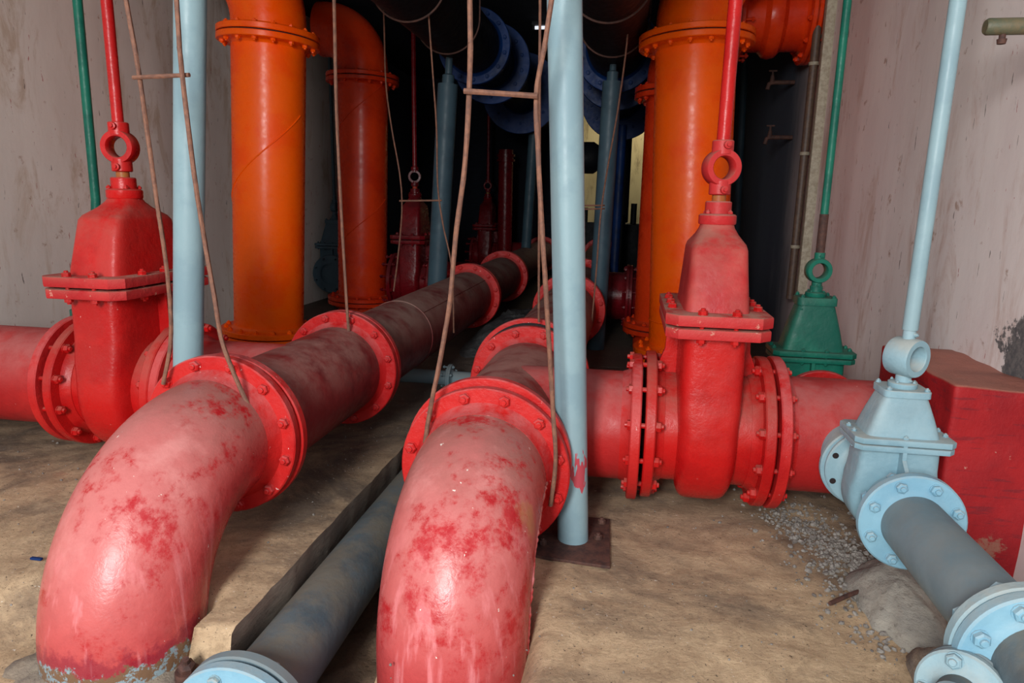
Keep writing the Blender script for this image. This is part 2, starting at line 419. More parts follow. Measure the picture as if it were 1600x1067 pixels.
# left line
YA2 = 2.80
tee(XA, 1.893, YA2, YB, -1.665, ZP, 'dusty maroon tee pipe behind the left elbow, branching to the left valve')
def straight(x, y0, y1, z, label, mat='brown_pipe', name='straight_pipe', seam=None, near_bolts=0, far_bolts=12):
    t = thing(name, label, 'pipe', (x, (y0+y1)/2, z-RP)); B = V(t.location)
    bm = bmesh.new(); tube(bm, [(x, y0, z), (x, y1, z)], RP, 64); wpart('pipe', bm, mat, t)
    obj('flange', flange_bm(V((x, y0+TH, z))-B, (0, 1, 0), RF, RP, TH), 'red_flange', t)
    f = obj('flange', flange_bm(V((x, y1-TH, z))-B, (0, -1, 0), RF, RP, TH), 'red_flange', t)
    if far_bolts: bolts(f, V((x, y1-TH, z))-B, (0, -1, 0), (RF+RP+.012)/2, far_bolts, .018, TH*2+GAP, 'red_flange')
    for s in seam or []:
        bm = bmesh.new(); lathe(bm, [(RP, -.006), (RP+.004, -.002), (RP+.004, .002), (RP, .006)], V((x, s, z)), (0, 1, 0), 64); wpart('weld_seam', bm, mat, t)
    gasket(t, (x, y0, z), (0, 1, 0), RF*.93, GAP)
    return t
Y3, Y4 = 5.25, 6.75
sa = straight(XA, YA2+GAP, Y3, ZP, 'long dusty brown pipe running from the second left flange back to a red flange', seam=[3.55])
bm = bmesh.new(); tube(bm, [(XA+RP*.72, 3.56, ZP+RP*.7), (XA+RP*.72, 5.2, ZP+RP*.7)], .0035, 6); wpart('weld_seam', bm, 'brown_pipe', sa)
straight(XA, Y3+GAP, Y4, ZP, 'short dim brown pipe with red flanges beyond the long brown pipe')
straight(XA, Y4+GAP, 9.9, ZP, 'farthest dim brown pipe of the left line, fading into the dark', far_bolts=0)
# right line
tee(XB, 1.913, YA2+.02, YB, .07, ZP-.028, 'dusty red tee pipe behind the middle elbow, branching right to the big red valve')
straight(XB, YA2+.02+GAP, 4.75, ZP, 'brown pipe of the middle line, passing behind the pale blue pole')
straight(XB, 4.758, 6.1, ZP, 'dim brown pipe of the middle line, second behind the pale blue pole')
straight(XB, 6.108, 9.9, ZP, 'farthest dim brown pipe of the middle line in the dark', far_bolts=0)

# ------------------------------------------------------------------ gate valves
def gate_valve(loc, rotz, s, label, body_mat, bonnet_mat, ring_rot=0., rod_top=None, rod_mat=None, rod_r=.017, stem_x=0., L=.2, nb=12,
               body_flanges=True, rF=RF, rP=RP, bonnet_h=1., ring_h=None, plate_mat=None, rod_lean=(0, 0), rod_tip=False, cap=False, ring_w=.03, bz=1., fat=1., n_pl=3, hole_skip=()):
    """pipe axis along local X; loc is the axis centre; s scales the body (1 = the big red valve)."""
    base = rF
    t = thing('gate_valve', label, 'valve', V(loc)-V((0, 0, base)), rotz)
    o = V((0, 0, base)); plate_mat = plate_mat or bonnet_mat
    bm = bmesh.new()                                                            # body: flat housing with round bottom
    secs = []
    for k in range(0, 13):
        a = PI/2*k/12; z = -.245*s*math.cos(a); hy = .245*s*math.sin(a)
        secs.append(sup(max(.002, .10*s*fat*(math.sin(a))**.35), max(.002, hy), z+base, 5))
    for z, hy, hx in ((.06, .242, .1), (.12, .232, .1), (.2, .22, .1), (.37, .215, .1)):
        secs.append(sup(hx*s*fat, hy*s, z*s*bz+base, 5 if z < .1 else 6.5))
    loft(bm, secs); obj('body', bm, body_mat, t, ang=50)
    bm = bmesh.new(); tube(bm, [o+V((-L+.02, 0, 0)), o+V((L-.02, 0, 0))], rP*.985, 56); obj('pipe_neck', bm, body_mat, t)
    for sx in (-1, 1):                                                          # stiffening ribs
        bm = bmesh.new(); rib = [o+V((sx*.09*s*fat, -.006*s, .36*s)), o+V((sx*.135*s*fat, -.006*s, .36*s)), o+V((sx*.14*s*fat, -.006*s, .27*s)), o+V((sx*(L-.03), -.006*s, rP*1.0)), o+V((sx*.09*s*fat, -.006*s, rP*.9))]
        a = [bm.verts.new(p) for p in rib]; b = [bm.verts.new(p+V((0, .022*s, 0))) for p in rib]; n = len(a)
        bm.faces.new(a); bm.faces.new(list(reversed(b)))
        for i in range(n): bm.faces.new((a[i], b[i], b[(i+1) % n], a[(i+1) % n]))
        obj('rib', bm, body_mat, t, smooth=False)
    for sx in (-1, 1):
        f = obj('flange', flange_bm(o+V((sx*(L-TH*s), 0, 0)), (-sx, 0, 0), rF, rP, TH*s, .03*s, seg=64), body_mat, t)
        bolts(f, o+V((sx*(L-TH*s), 0, 0)), (-sx, 0, 0), (rF+rP+.012)/2, nb, rF*.074, 2*TH*s+GAP, body_mat, skip=())
        if cap and sx == 1 and rotz:
            for q in [q for q in C.objects if q.parent == f]:
                if q.location.y > .8*(rF+rP)/2:
                    b = bmesh.new(); lathe(b, [(0, .0008), (rF*.075, .0008), (rF*.075, -.004), (0, -.004)], q.location, (-1, 0, 0), 20); obj('bolt_hole', b, 'gasket', f); bpy.data.objects.remove(q)
    # bonnet plates
    def plate(z0, z1, k=1.):
        hx, hy, c = .158*s*k*(1+(fat-1)*.5), .27*s*k, .036*s; z0 -= .43*(1-bz); z1 -= .43*(1-bz)
        poly = [(-hx+c, -hy), (hx-c, -hy), (hx, -hy+c), (hx, hy-c), (hx-c, hy), (-hx+c, hy), (-hx, hy-c), (-hx, -hy+c)]
        b = bmesh.new(); prism(b, poly, z0*s+base, z1*s+base, .005*s); return b
    obj('body_plate', plate(.355, .387, .985), plate_mat, t, ang=25)
    pl = obj('bonnet_plate', plate(.395, .43), plate_mat, t, ang=25)
    dz = .43*(1-bz)*s; b = bmesh.new(); box(b, (-.12*s, -.23*s, .387*s+base-dz), (.12*s, .23*s, .395*s+base-dz)); obj('gasket', b, 'gasket', t)
    me = bolt_mesh(.0155*s, .075*s, body_mat)
    fx = 1+(fat-1)*.5
    pos = [(x*.132*s*fx, y*.23*s*(1-(i == 2)*.0)) for y in [j/(n_pl+1)*2-1 for j in range(n_pl+2)] for i, x in enumerate((-1, 1)) if abs(y) < .99]
    pos += [(x*.05*s, y*.248*s) for x in (-1, 1) for y in (-1, 1)]
    for x, y in pos:
        q = bpy.data.objects.new('bolt', me); C.objects.link(q); q.parent = t; q.location = (x, y, .43*s+base-dz); q.rotation_euler = (0, 0, random.random())
    # bonnet
    h = bonnet_h; bm = bmesh.new()
    prof = [(.43, .1, .2, 9), (.46, .098, .195, 9), (.58, .092, .17, 8), (.665, .088, .15, 8), (.685, .084, .135, 7), (.72, .066, .085, 4), (.745, .056, .06, 3), (.76, .053, .054, 2.4)]
    if cap: prof = [(.43, .106, .2, 7), (.46, .104, .192, 7), (.56, .094, .165, 7), (.66, .084, .135, 6), (.71, .08, .118, 6), (.712, .09, .128, 7), (.755, .09, .128, 7), (.76, .087, .125, 7)]
    loft(bm, [sup(hx*s*fat, hy*s, (.43+(z-.43)*h)*s+base-dz, p) for z, hx, hy, p in prof]); obj('bonnet', bm, bonnet_mat, t, ang=38 if cap else 50)
    zt = (.43+(.76-.43)*h)*s+base-dz
    if cap:
        for x in (-1, 1):
            for y in (-1, 1):
                q = bpy.data.objects.new('bolt', me); C.objects.link(q); q.parent = t; q.location = (x*.07*s*fat, y*.1*s, zt)
    bm = bmesh.new(); lathe(bm, [(0, 0), (.058*s*fat, 0), (.06*s*fat, .004*s), (.06*s*fat, .028*s), (.054*s*fat, .033*s), (.042*s, .034*s), (.042*s, .07*s), (.038*s, .074*s), (0, .074*s)], (0, 0, zt), (0, 0, 1), 32)
    g = obj('gland', bm, bonnet_mat, t)
    bolts(g, (0, 0, zt+.034*s), (0, 0, 1), .049*s*fat, 4, .009*s, .02*s, bonnet_mat)
    zr = (ring_h*1. if ring_h else zt+.074*s+.105*s)
    Rr = .058*max(s, .86)
    bm = bmesh.new(); lathe(bm, [(0, 0), (.022*s, 0), (.022*s, zr-zt-.07*s-Rr*1.3), (0, zr-zt-.07*s-Rr*1.3)], (0, 0, zt+.07*s), (0, 0, 1), 24); obj('stem', bm, 'stem', t)
    # universal ring coupling
    w = ring_w*max(s, .86); R = Matrix.Rotation(ring_rot, 3, 'Z'); ax = R@V((0, 1, 0))
    bm = bmesh.new(); lathe(bm, [(Rr*.66, -w), (Rr*.95, -w), (Rr*1.0, -w*.8), (Rr*1.0, w*.8), (Rr*.95, w), (Rr*.66, w), (Rr*.62, w*.9), (Rr*.62, -w*.9), (Rr*.66, -w)], (0, 0, zr), ax, 40)
    cp = obj('ring_coupling', bm, bonnet_mat, t, ang=50)
    for sg in (-1, 1):
        b = bmesh.new(); lathe(b, [(0, Rr*.72), (.034*s, Rr*.72), (.034*s, Rr*1.42), (.031*s, Rr*1.47), (0, Rr*1.47)], (0, 0, zr), (0, 0, sg), 28); obj('socket', b, bonnet_mat, cp)
        b = bmesh.new(); lathe(b, [(0, 0), (.012*s, 0), (.012*s, .012*s), (.006*s, .013*s), (.006*s, .02*s), (0, .02*s)], V((0, 0, zr+sg*Rr*1.2))+ax*(-.033*s), -ax, 10); obj('bolt', b, bonnet_mat, cp)
    if rod_top is not None:
        b = bmesh.new(); p0 = V((0, 0, zr+Rr*1.42)); p1 = V((rod_lean[0], rod_lean[1], rod_top))
        tube(b, [p0, p0.lerp(p1, .5), p1], rod_r, 20); obj('extension_rod', b, rod_mat or bonnet_mat, t)
        if rod_tip:
            b = bmesh.new(); tube(b, [p0, p0.lerp(p1, .075)], rod_r*1.12, 20); obj('rod_sleeve', b, 'rust_dark', t)
    return t
VRX = .283
gate_valve((VRX, YB, ZP-.015), 0, 1., 'big red gate valve with dusty pinkish bonnet, right of the middle pale blue pole', 'red', 'red_dusty', plate_mat='red_plate', ring_rot=.25, rod_top=2.9, rod_mat='red', rod_r=.0215, rod_lean=(.015, 0), bonnet_h=.8)
gate_valve((-1.88, YB, ZP+.005), 0, 1.04, 'big red gate valve at left against the beige wall, in front of the green rod', 'red', 'red', plate_mat='red_plate', ring_rot=.2, rod_top=2.9, rod_mat='red', rod_r=.02, bonnet_h=.79, L=.215)
# left pipe beyond the left valve
spool('straight_pipe', 'dusty red pipe running off past the left valve to the left wall', 'pipe', [(-2.123, YB, ZP+.01), (-3.16, YB, ZP+.01)], RP, 'red_pipe',
      [((-2.123-TH, YB, ZP+.01), (-1, 0, 0), RF*1.0, TH, 0, 0)], base=V((-2.6, YB, ZP-RP)))
# right pipe to the red block
rp = spool('straight_pipe', 'dusty red pipe between the big red valve and the red painted block', 'pipe', [(.495, YB, ZP-.015), (.93, YB, ZP-.015)], RP, 'red_pipe',
      [((.495+TH, YB, ZP-.015), (1, 0, 0), RF*1.01, TH, 0, 0)], base=V((.7, YB, ZP-RP)))
# green valve on the right and its blind flange
gate_valve((.775, 2.98, .225), PI/2, .60, 'green gate valve with ring coupling in front of the right wall', 'green', 'green', ring_rot=-PI/2+.1, rod_top=2.9, rod_mat='green', rod_r=.0155, L=.15, rF=.17, rP=.1, rod_tip=True, fat=1.15, bonnet_h=1.1, nb=8, n_pl=2, cap=True, bz=.95)
t = thing('blind_flange', 'round red blind flange below the green valve', 'flange', (.795, 2.81, .05))
bm = bmesh.new(); lathe(bm, [(0, .012), (.11, .012), (.112, 0), (.166, 0), (.17, -.004), (.17, -.026), (0, -.026)], (0, 0, .19), (0, -1, 0), 48); f = obj('disc', bm, 'red_flange', t)
bolts(f, (0, 0, .19), (0, -1, 0), .14, 8, .012, .03, 'red_flange')
# dim valves deeper in
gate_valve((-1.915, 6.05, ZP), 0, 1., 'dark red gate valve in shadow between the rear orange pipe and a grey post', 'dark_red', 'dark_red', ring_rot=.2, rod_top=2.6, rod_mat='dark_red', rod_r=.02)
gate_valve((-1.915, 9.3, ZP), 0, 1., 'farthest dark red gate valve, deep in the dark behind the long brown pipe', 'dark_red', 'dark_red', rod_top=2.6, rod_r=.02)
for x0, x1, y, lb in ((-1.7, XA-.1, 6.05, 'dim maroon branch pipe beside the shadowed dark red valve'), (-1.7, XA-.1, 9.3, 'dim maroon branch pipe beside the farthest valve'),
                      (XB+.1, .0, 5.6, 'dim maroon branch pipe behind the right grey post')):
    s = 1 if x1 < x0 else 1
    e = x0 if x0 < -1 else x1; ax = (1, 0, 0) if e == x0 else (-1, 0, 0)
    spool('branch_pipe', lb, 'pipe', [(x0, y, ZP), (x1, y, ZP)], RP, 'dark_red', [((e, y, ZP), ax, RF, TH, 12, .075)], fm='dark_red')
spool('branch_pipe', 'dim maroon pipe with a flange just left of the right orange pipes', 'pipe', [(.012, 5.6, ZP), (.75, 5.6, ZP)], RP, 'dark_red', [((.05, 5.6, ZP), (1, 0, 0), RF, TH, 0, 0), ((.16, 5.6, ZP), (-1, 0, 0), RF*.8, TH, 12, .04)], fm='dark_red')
gate_valve((-2.93, 6.6, .3), PI/2, .7, 'dim slate grey valve by the left wall, between the two left orange risers', 'grey_post', 'grey_post', rod_top=2.6, rod_r=.016, L=.15, rF=.19, rP=.12, cap=True, nb=8)
# tall dark red pipe far back
bm = bmesh.new(); tube(bm, [(-1.62, 9.0, 0), (-1.62, 9.0, 1.7)], .095, 32)
lathe(bm, [(.095, 0), (.12, 0), (.12, .03), (.1, .03), (.1, .06), (.12, .06), (.12, .09), (.09, .09)], (-1.62, 9.0, 1.55), (0, 0, 1), 32)
solo('vertical_pipe', bm, 'dark_red', 'tall slim dark red pipe deep in the dark with one bright highlight', 'pipe', (-1.62, 9.0, 0))

# ------------------------------------------------------------------ orange risers
def riser(x, y, zb, zt, r, R, label, mat, spiral, elbow_dir=(1, 0, 0), er=.42, tail=.8, name='orange_riser', nb=16, tilt=0):
    t = thing(name, label, 'pipe', (x, y, 0)); t.rotation_euler = (0, tilt, 0)
    bm = bmesh.new(); tube(bm, [(0, 0, zb+.03), (0, 0, (zb+zt)/2), (0, 0, zt)], r, 72); obj('pipe', bm, mat, t)
    bm = bmesh.new(); tube(bm, [(0, 0, 0), (0, 0, zb-.03)], r, 48); obj('foot_pipe', bm, mat, t)
    for z, sg in ((zb, 1), (zt, -1)):
        f = obj('flange', flange_bm(V((0, 0, z+sg*.038)), (0, 0, sg), R, r, .034, .02, seg=72), mat, t)
        bolts(f, V((0, 0, z+sg*.038)), (0, 0, sg), (R+r+.012)/2, nb, .0165, .076, mat)
        obj('flange', flange_bm(V((0, 0, z-sg*.038)), (0, 0, -sg), R, r, .034, .02, seg=72), mat, t)
        b = bmesh.new(); lathe(b, [(0, -.005), (R*.93, -.005), (R*.93, .005), (0, .005)], (0, 0, z), (0, 0, 1), 48); obj('gasket', b, 'gasket', t)
    for a0, z0, a1, z1 in spiral:
        b = bmesh.new(); pts = [V(((r+.0005)*math.cos(a0+(a1-a0)*k/60), (r+.0005)*math.sin(a0+(a1-a0)*k/60), z0+(z1-z0)*k/60)) for k in range(61)]
        tube(b, pts, .0045, 6); obj('spiral_seam', b, mat, t)
    path = [V((0, 0, zt+.03)), V((0, 0, zt+.08))]; d = V(elbow_dir)
    for k in range(1, 21):
        a = PI/2*k/20; path.append(V((0, 0, zt+.08))+d*er*(1-math.cos(a))+V((0, 0, er*math.sin(a))))
    path.append(path[-1]+d*tail)
    b = bmesh.new(); tube(b, path, r, 64); obj('elbow', b, mat, t)
    return t
O1 = P(420, 520, Y=4.1); O2 = P(567, 468, Y=6.2)
O1X, O2X = -2.315, -2.497
riser(O1X, 4.1, .175, 1.985, .217, .298, 'front left orange riser pipe, the bigger bright one by the beige wall', 'orange', [(-2.9, .98, -.1, 1.55)], (-1, 0, 0), tail=.12, nb=16, tilt=.055)
riser(O2X, 6.2, .1, 2.1, .228, .325, 'rear left orange-red riser pipe with an elbow at its top', 'orange_shaded', [(-2.9, .52, -.1, 1.05), (-2.9, 1.55, -.1, 2.1)], (-1, 0, 0), er=.34, tail=.05, nb=16, tilt=.026)
riser(.405, 4.45, .12, 2.0, .236, .335, 'bright orange riser pipe behind the big red valve', 'orange', [], (1, 0, 0), er=.5, tail=.03, tilt=-.035)
bm = bmesh.new(); lathe(bm, [(.236, -.006), (.2405, -.002), (.2405, .002), (.236, .006)], (0, 0, .33), (0, 0, 1), 64)
obj('weld_seam', bm, 'orange', [o for o in C.objects if o.name.startswith('orange_riser')][-1])
riser(.285, 5.1, .16, 1.80, .215, .295, 'orange-red riser pipe mostly hidden behind the right bright orange one', 'orange_shaded', [], (1, 0, 0), er=.40, tail=.02)
# flanged expansion piece running to the right wall
t = thing('expansion_joint', 'dark orange-red flanged pipe near the ceiling running into the right wall', 'pipe', (.79, 5.1, 2.03))
def xl(prof, mat, name): 
    b = bmesh.new(); lathe(b, prof, V((0, 0, .25)), (1, 0, 0), 56); return obj(name, b, mat, t)
xl([(.215, -.14), (.215, .36)], 'orange_shaded', 'pipe')
xl([(.215, .0), (.25, .03), (.26, .07), (.25, .11), (.215, .14)], 'orange_shaded', 'bellows')
for x in (-.19, -.13, .27, .33):
    f = obj('flange', flange_bm(V((x, 0, .25)), (1 if x in (-.13, .33) else -1, 0, 0), .3, .215, .04, .02), 'orange_shaded', t)
    if x in (-.19, .27): bolts(f, V((x, 0, .25)), (-1, 0, 0), .262, 12, .018, .1, 'orange_shaded')

# ------------------------------------------------------------------ pale blue poles, grey posts
def pole(name, p0, p1, r, mat, label, plate=None, screw=False):
    t = thing(name, label, 'pole', p0); d = V(p1)-V(p0)
    bm = bmesh.new(); tube(bm, [V((0, 0, 0)), d*.5, d], r, 36); obj('tube', bm, mat, t)
    if screw:
        u = d.normalized(); bm = bmesh.new()
        lathe(bm, [(0, 0), (r*.6, 0), (r*.6, .06), (r*.36, .07), (r*.36, .45), (0, .45)], d, u, 20); obj('jack_screw', bm, mat, t)
    if plate:
        bm = bmesh.new(); prism(bm, plate, .0, .01, .002); pl = obj('base_plate', bm, 'rust_dark', t, ang=30)
        for (x, y) in ((-.09, -.06), (.078, .01), (.085, .12), (-.09, .1)):
            q = bpy.data.objects.new('bolt', bolt_mesh(.014, .01, 'rust_dark')); C.objects.link(q); q.parent = pl; q.location = (x, y, .012)
    return t
def smear():
    m = M['blue'].copy(); nt = m.node_tree; L = nt.links; b = next(n for n in nt.nodes if n.type == 'BSDF_PRINCIPLED')
    g = nt.nodes.new('ShaderNodeNewGeometry'); v = nt.nodes.new('ShaderNodeVectorMath'); v.operation = 'DISTANCE'; v.inputs[1].default_value = (-.105, 1.955, .245)
    w_ = nt.nodes.new('ShaderNodeVectorMath'); w_.operation = 'MULTIPLY'; w_.inputs[1].default_value = (1, 1, .55); v.inputs[1].default_value = (-.105, 1.955, .245*.55)
    L.new(g.outputs['Position'], w_.inputs[0]); L.new(w_.outputs[0], v.inputs[0])
    n = nt.nodes.new('ShaderNodeTexNoise'); n.inputs['Scale'].default_value = 60; mp = nt.nodes.new('ShaderNodeMapping'); mp.inputs['Scale'].default_value = (1, 1, .3); mp.inputs['Rotation'].default_value = (0, .5, 0)
    L.new(g.outputs['Position'], mp.inputs[0]); L.new(mp.outputs[0], n.inputs['Vector'])
    a = nt.nodes.new('ShaderNodeMath'); a.operation = 'MULTIPLY_ADD'; L.new(n.outputs[0], a.inputs[0]); a.inputs[1].default_value = .09; L.new(v.outputs['Value'], a.inputs[2])
    r_ = nt.nodes.new('ShaderNodeMapRange'); L.new(a.outputs[0], r_.inputs[0]); r_.inputs[1].default_value = .075; r_.inputs[2].default_value = .072; r_.inputs[3].default_value = 0; r_.inputs[4].default_value = .85
    x = nt.nodes.new('ShaderNodeMix'); x.data_type = 'RGBA'; L.new(r_.outputs[0], x.inputs[0]); L.new(b.inputs[0].links[0].from_socket, x.inputs[6]); x.inputs[7].default_value = lin((190, 30, 50)); L.new(x.outputs[2], b.inputs[0])
    M['blue_smeared'] = m
smear()
pole('blue_pole', (-.124, 2.0, 0), (-.124+(-.083)*2.75/1.62, 2.0, 2.75), .0485, 'blue_smeared', 'pale blue round pole in the middle, bolted to the floor on a rusty plate',
     plate=[(-.125, -.13), (.12, -.15), (.11, .16), (-.125, .16)])
bm = bmesh.new(); lathe(bm, [(.0485, -.004), (.051, 0), (.0485, .004)], (-.134, 2.0, .13), (0, 0, 1), 36)
pole('blue_pole', (-1.535, 2.1, 0), (-1.535+.0895*2.75, 2.1, 2.75), .0485, 'blue', 'pale blue round pole at left, behind the left elbow flange')
pole('grey_post', (-1.44, 5.0, 0), (-1.33, 5.0, 1.86), .072, 'grey_post', 'slate grey prop with a screw top, behind the long brown pipe', screw=True)
pole('grey_post', (-.2, 4.95, 0), (-.165, 4.95, 1.86), .065, 'grey_post', 'slate grey prop with a screw top, just right of the middle pale blue pole', screw=True)
pole('blue_post', (-1.25, 8.3, 0), (-1.15, 8.3, 2.2), .06, 'grey_post', 'dim blue post deep in the dark beyond the long brown pipe')
pole('blue_post', (-.15, 8.0, 0), (-.13, 8.0, 1.9), .05, 'cobalt', 'thin cobalt blue post far back beside the yellow plaster')
pole('blue_post', (1.0, 6.6, 0), (.92, 6.6, 2.4), .03, 'grey_post', 'thin dim grey-blue pipe in the dark right of the bright orange riser')
# green rod left
t = thing('valve_rod', 'dark green valve rod rising behind the left red valve', 'rod', (-2.62, 3.0, .42))
bm = bmesh.new(); tube(bm, [(0, 0, .1), (.06, 0, .6), (.08, 0, 2.4)], .021, 20); obj('rod', bm, 'green', t)
bm = bmesh.new(); lathe(bm, [(0, 0), (.1, 0), (.1, .06), (.07, .07), (.05, .13), (0, .13)], (-.02, 0, 0), (0, 0, 1), 28); obj('valve_head', bm, 'green', t)
bm = bmesh.new(); lathe(bm, [(0, -.42), (.09, -.42), (.09, 0), (0, 0)], (-.02, 0, 0), (0, 0, 1), 28); obj('stand_pipe', bm, 'green', t)

# ------------------------------------------------------------------ pale blue valve line at the right
BX, BZ = .712, .305
t = spool('outlet_stub', 'pale blue holed outlet flange on the right red pipe, behind the pale blue valve', 'flange', [(BX, 2.19, BZ), (BX, 2.035, BZ)], .085, 'blue_valve', [], base=V((BX, 2.1, BZ-.085)))
bm = flange_bm(V((0, -.047, .085)), (0, 1, 0), .118, .085, .022, .02, seg=48); obj('flange', bm, 'blue_valve', t)
gv = gate_valve((BX+.008, 1.86, BZ), PI/2, .445, 'pale blue gate valve with a round ring coupling, in front of the red block', 'blue_valve', 'blue_valve', ring_rot=-.95, rod_top=2.7,
                rod_mat='blue', rod_r=.0185, L=.165, rF=.118, rP=.074, fat=1.3, bonnet_h=.82, nb=8, rod_lean=(0, -.015), n_pl=1, cap=True, bz=.9, ring_w=.038)
for o in list(C.objects):
    if o.parent == gv and o.name.startswith('flange'): pass
def blue_pair(y, R, r, name, label, y2, facing=-1):
    pass
t = thing('blue_pipe', 'grey-blue pipe coming forward from the pale blue valve, flanged at both ends', 'pipe', (BX, 1.45, BZ-.074))
bm = bmesh.new(); tube(bm, [(0, .24, .074), (0, 0, .074), (0, -.27, .074)], .074, 56); obj('pipe', bm, 'blue_pipe', t)
f = obj('flange', flange_bm(V((0, .218, .074)), (0, -1, 0), .122, .074, .026, .006, seg=56), 'blue_face', t)
bolts(f, V((0, .218, .074)), (0, -1, 0), .1, 8, .0145, .05, 'blue_face')
obj('flange', flange_bm(V((0, -.245, .074)), (0, 1, 0), .122, .074, .026, .006, seg=56), 'blue_valve', t)
t = thing('flanged_elbow', 'sky blue flanged fitting with hex bolts at the bottom right corner', 'pipe fitting', (BX, 1.12, BZ-.1))
f = obj('flange', flange_bm(V((0, .03, .1)), (0, -1, 0), .122, .074, .026, .008, seg=56), 'blue_face', t)
bolts(f, V((0, .03, .1)), (0, -1, 0), .1, 8, .0155, .06, 'blue_face')
bm = bmesh.new(); pts = [V((0, .04, .1)), V((0, -.05, .1))]+[V((0, -.05-.16*math.sin(a*PI/20), .1-.16*(1-math.cos(a*PI/20)))) for a in range(1, 11)]
pts.append(V((0, -.21, -.21))); tube(bm, pts, .074, 40); obj('curved_pipe', bm, 'grey_pipe', t)
# small coupling in the corner
CC = P(1500, 1085, Y=1.12)
t = thing('pipe_coupling', 'small pale blue bolted coupling at the bottom edge beside the sky blue flange', 'pipe fitting', (CC.x, CC.y, CC.z-.08))
ax = V((-.55, -.75, .2)).normalized()
for k, (a, m) in enumerate(((.0, 'blue_valve'), (-.045, 'blue_pipe'))):
    f = obj('flange', flange_bm(V((0, 0, .08))+ax*a, ax if k == 0 else -ax, .07, .035, .02, .01, bev=.004, seg=40), m, t)
    if k == 0: bolts(f, V((0, 0, .08)), ax, .054, 4, .0145, .065, 'blue_valve', ph=.2)
bm = bmesh.new(); tube(bm, [V((0, 0, .08))+ax*.05, V((0, 0, .08))-ax*.16], .034, 28); obj('pipe', bm, 'grey_pipe', t)

# ------------------------------------------------------------------ grey trench pipe and its flange
GX = -.805; GY = P(378, 1100, X=GX).y
t = thing('grey_pipe', 'dirty grey-blue pipe lying in the trench between the two elbows', 'pipe', (GX, 2.4, -.22))
g0, g1 = GY, 4.3
bm = bmesh.new(); tube(bm, [(0, g0-2.4, .11), (0, 0, .11), (.0, g1-2.4, .11)], .095, 56); obj('pipe', bm, 'grey_pipe', t)
obj('flange', flange_bm(V((0, g0+.03-2.4, .11)), (0, 1, 0), .155, .095, .03, .012), 'blue_pipe', t)
t2 = thing('blue_elbow', 'sky blue flange on the trench pipe at the bottom left of the middle elbow', 'pipe fitting', (GX, g0-.05, -.28))
f = obj('flange', flange_bm(V((0, .012, .17)), (0, -1, 0), .155, .095, .03, .012), 'blue_face', t2)
bolts(f, V((0, .012, .17)), (0, -1, 0), .127, 8, .0155, .07, 'blue_valve', ph=.35)
bm = bmesh.new(); tube(bm, [(0, .012, .17), (0, -.12, .17), (0, -.25, .1)], .095, 40); obj('curved_pipe', bm, 'blue_valve', t2)
# little blue cross pipe behind
t = thing('small_blue_pipe', 'thin grey-blue cross pipe with a small flange between the two red lines', 'pipe', (-1.0, 3.75, .0))
bm = bmesh.new(); tube(bm, [(-.45, .0, .03), (.45, .0, .03)], .045, 24); obj('pipe', bm, 'blue_pipe', t)
for a, s in ((.03, 1), (.005, -1)):
    f = obj('flange', flange_bm(V((a, 0, .03)), (s, 0, 0), .085, .045, .018, .01, seg=36), 'blue_pipe', t)
    if s == 1: bolts(f, V((a, 0, .03)), (1, 0, 0), .068, 6, .01, .045, 'blue_pipe')

# ------------------------------------------------------------------ overhead black pipes with blue flanges
def overhead(x, z, label, ys, rings):
    t = thing('overhead_pipe', label, 'pipe', (x, (ys[0]+ys[1])/2, z-.22))
    y = (ys[0]+ys[1])/2
    bm = bmesh.new(); tube(bm, [(0, ys[0]-y, .22), (0, ys[1]-y, .22)], .212, 48); obj('pipe', bm, 'black_pipe', t)
    for yy, R in rings:
        f = obj('flange', flange_bm(V((0, yy-y, .22)), (0, -1, 0), R, .212, .06, .03), 'cobalt', t)
        bolts(f, V((0, yy-y, .22)), (0, -1, 0), (R+.22)/2, 14, .018, .07, 'cobalt')
overhead(-1.28, 2.245, 'big black overhead pipe at left with cobalt blue flanges', (1.7, 9.8), [(5.6, .29), (6.3, .345), (8.0, .44)])
overhead(-.16, 2.18, 'big black overhead pipe at right with cobalt blue flanges', (1.7, 9.8), [(5.5, .31), (6.1, .36), (8.0, .44)])
def loop(x, y, z, r, label):
    bm = bmesh.new(); pts = [V((x, y, 2.74)), V((x-r, y, z+.1))] if False else []
    for k in range(0, 33):
        a = PI*k/32; pts.append(V((x-r*math.cos(a), y, z-r*math.sin(a))))
    pts = [V((x-r, y, 2.74))]+pts+[V((x+r, y, 2.74))]
    tube(bm, pts, .006, 8)
    solo('hanger_strap', bm, 'rust_dark', label, 'strap', (x, y, z-r), group='thin hanging straps round the overhead pipes')
loop(-1.28, 4.8, 2.245, .222, 'thin hanging strap looped under the left black overhead pipe, above the grey prop')
loop(-1.28, 3.95, 2.245, .222, 'thin hanging strap loop at the top edge, left of centre')
loop(-.16, 4.65, 2.18, .222, 'thin hanging strap looped under the right black overhead pipe')
loop(-.16, 3.8, 2.18, .222, 'thin hanging strap loop at the top edge, just right of the pale blue pole')

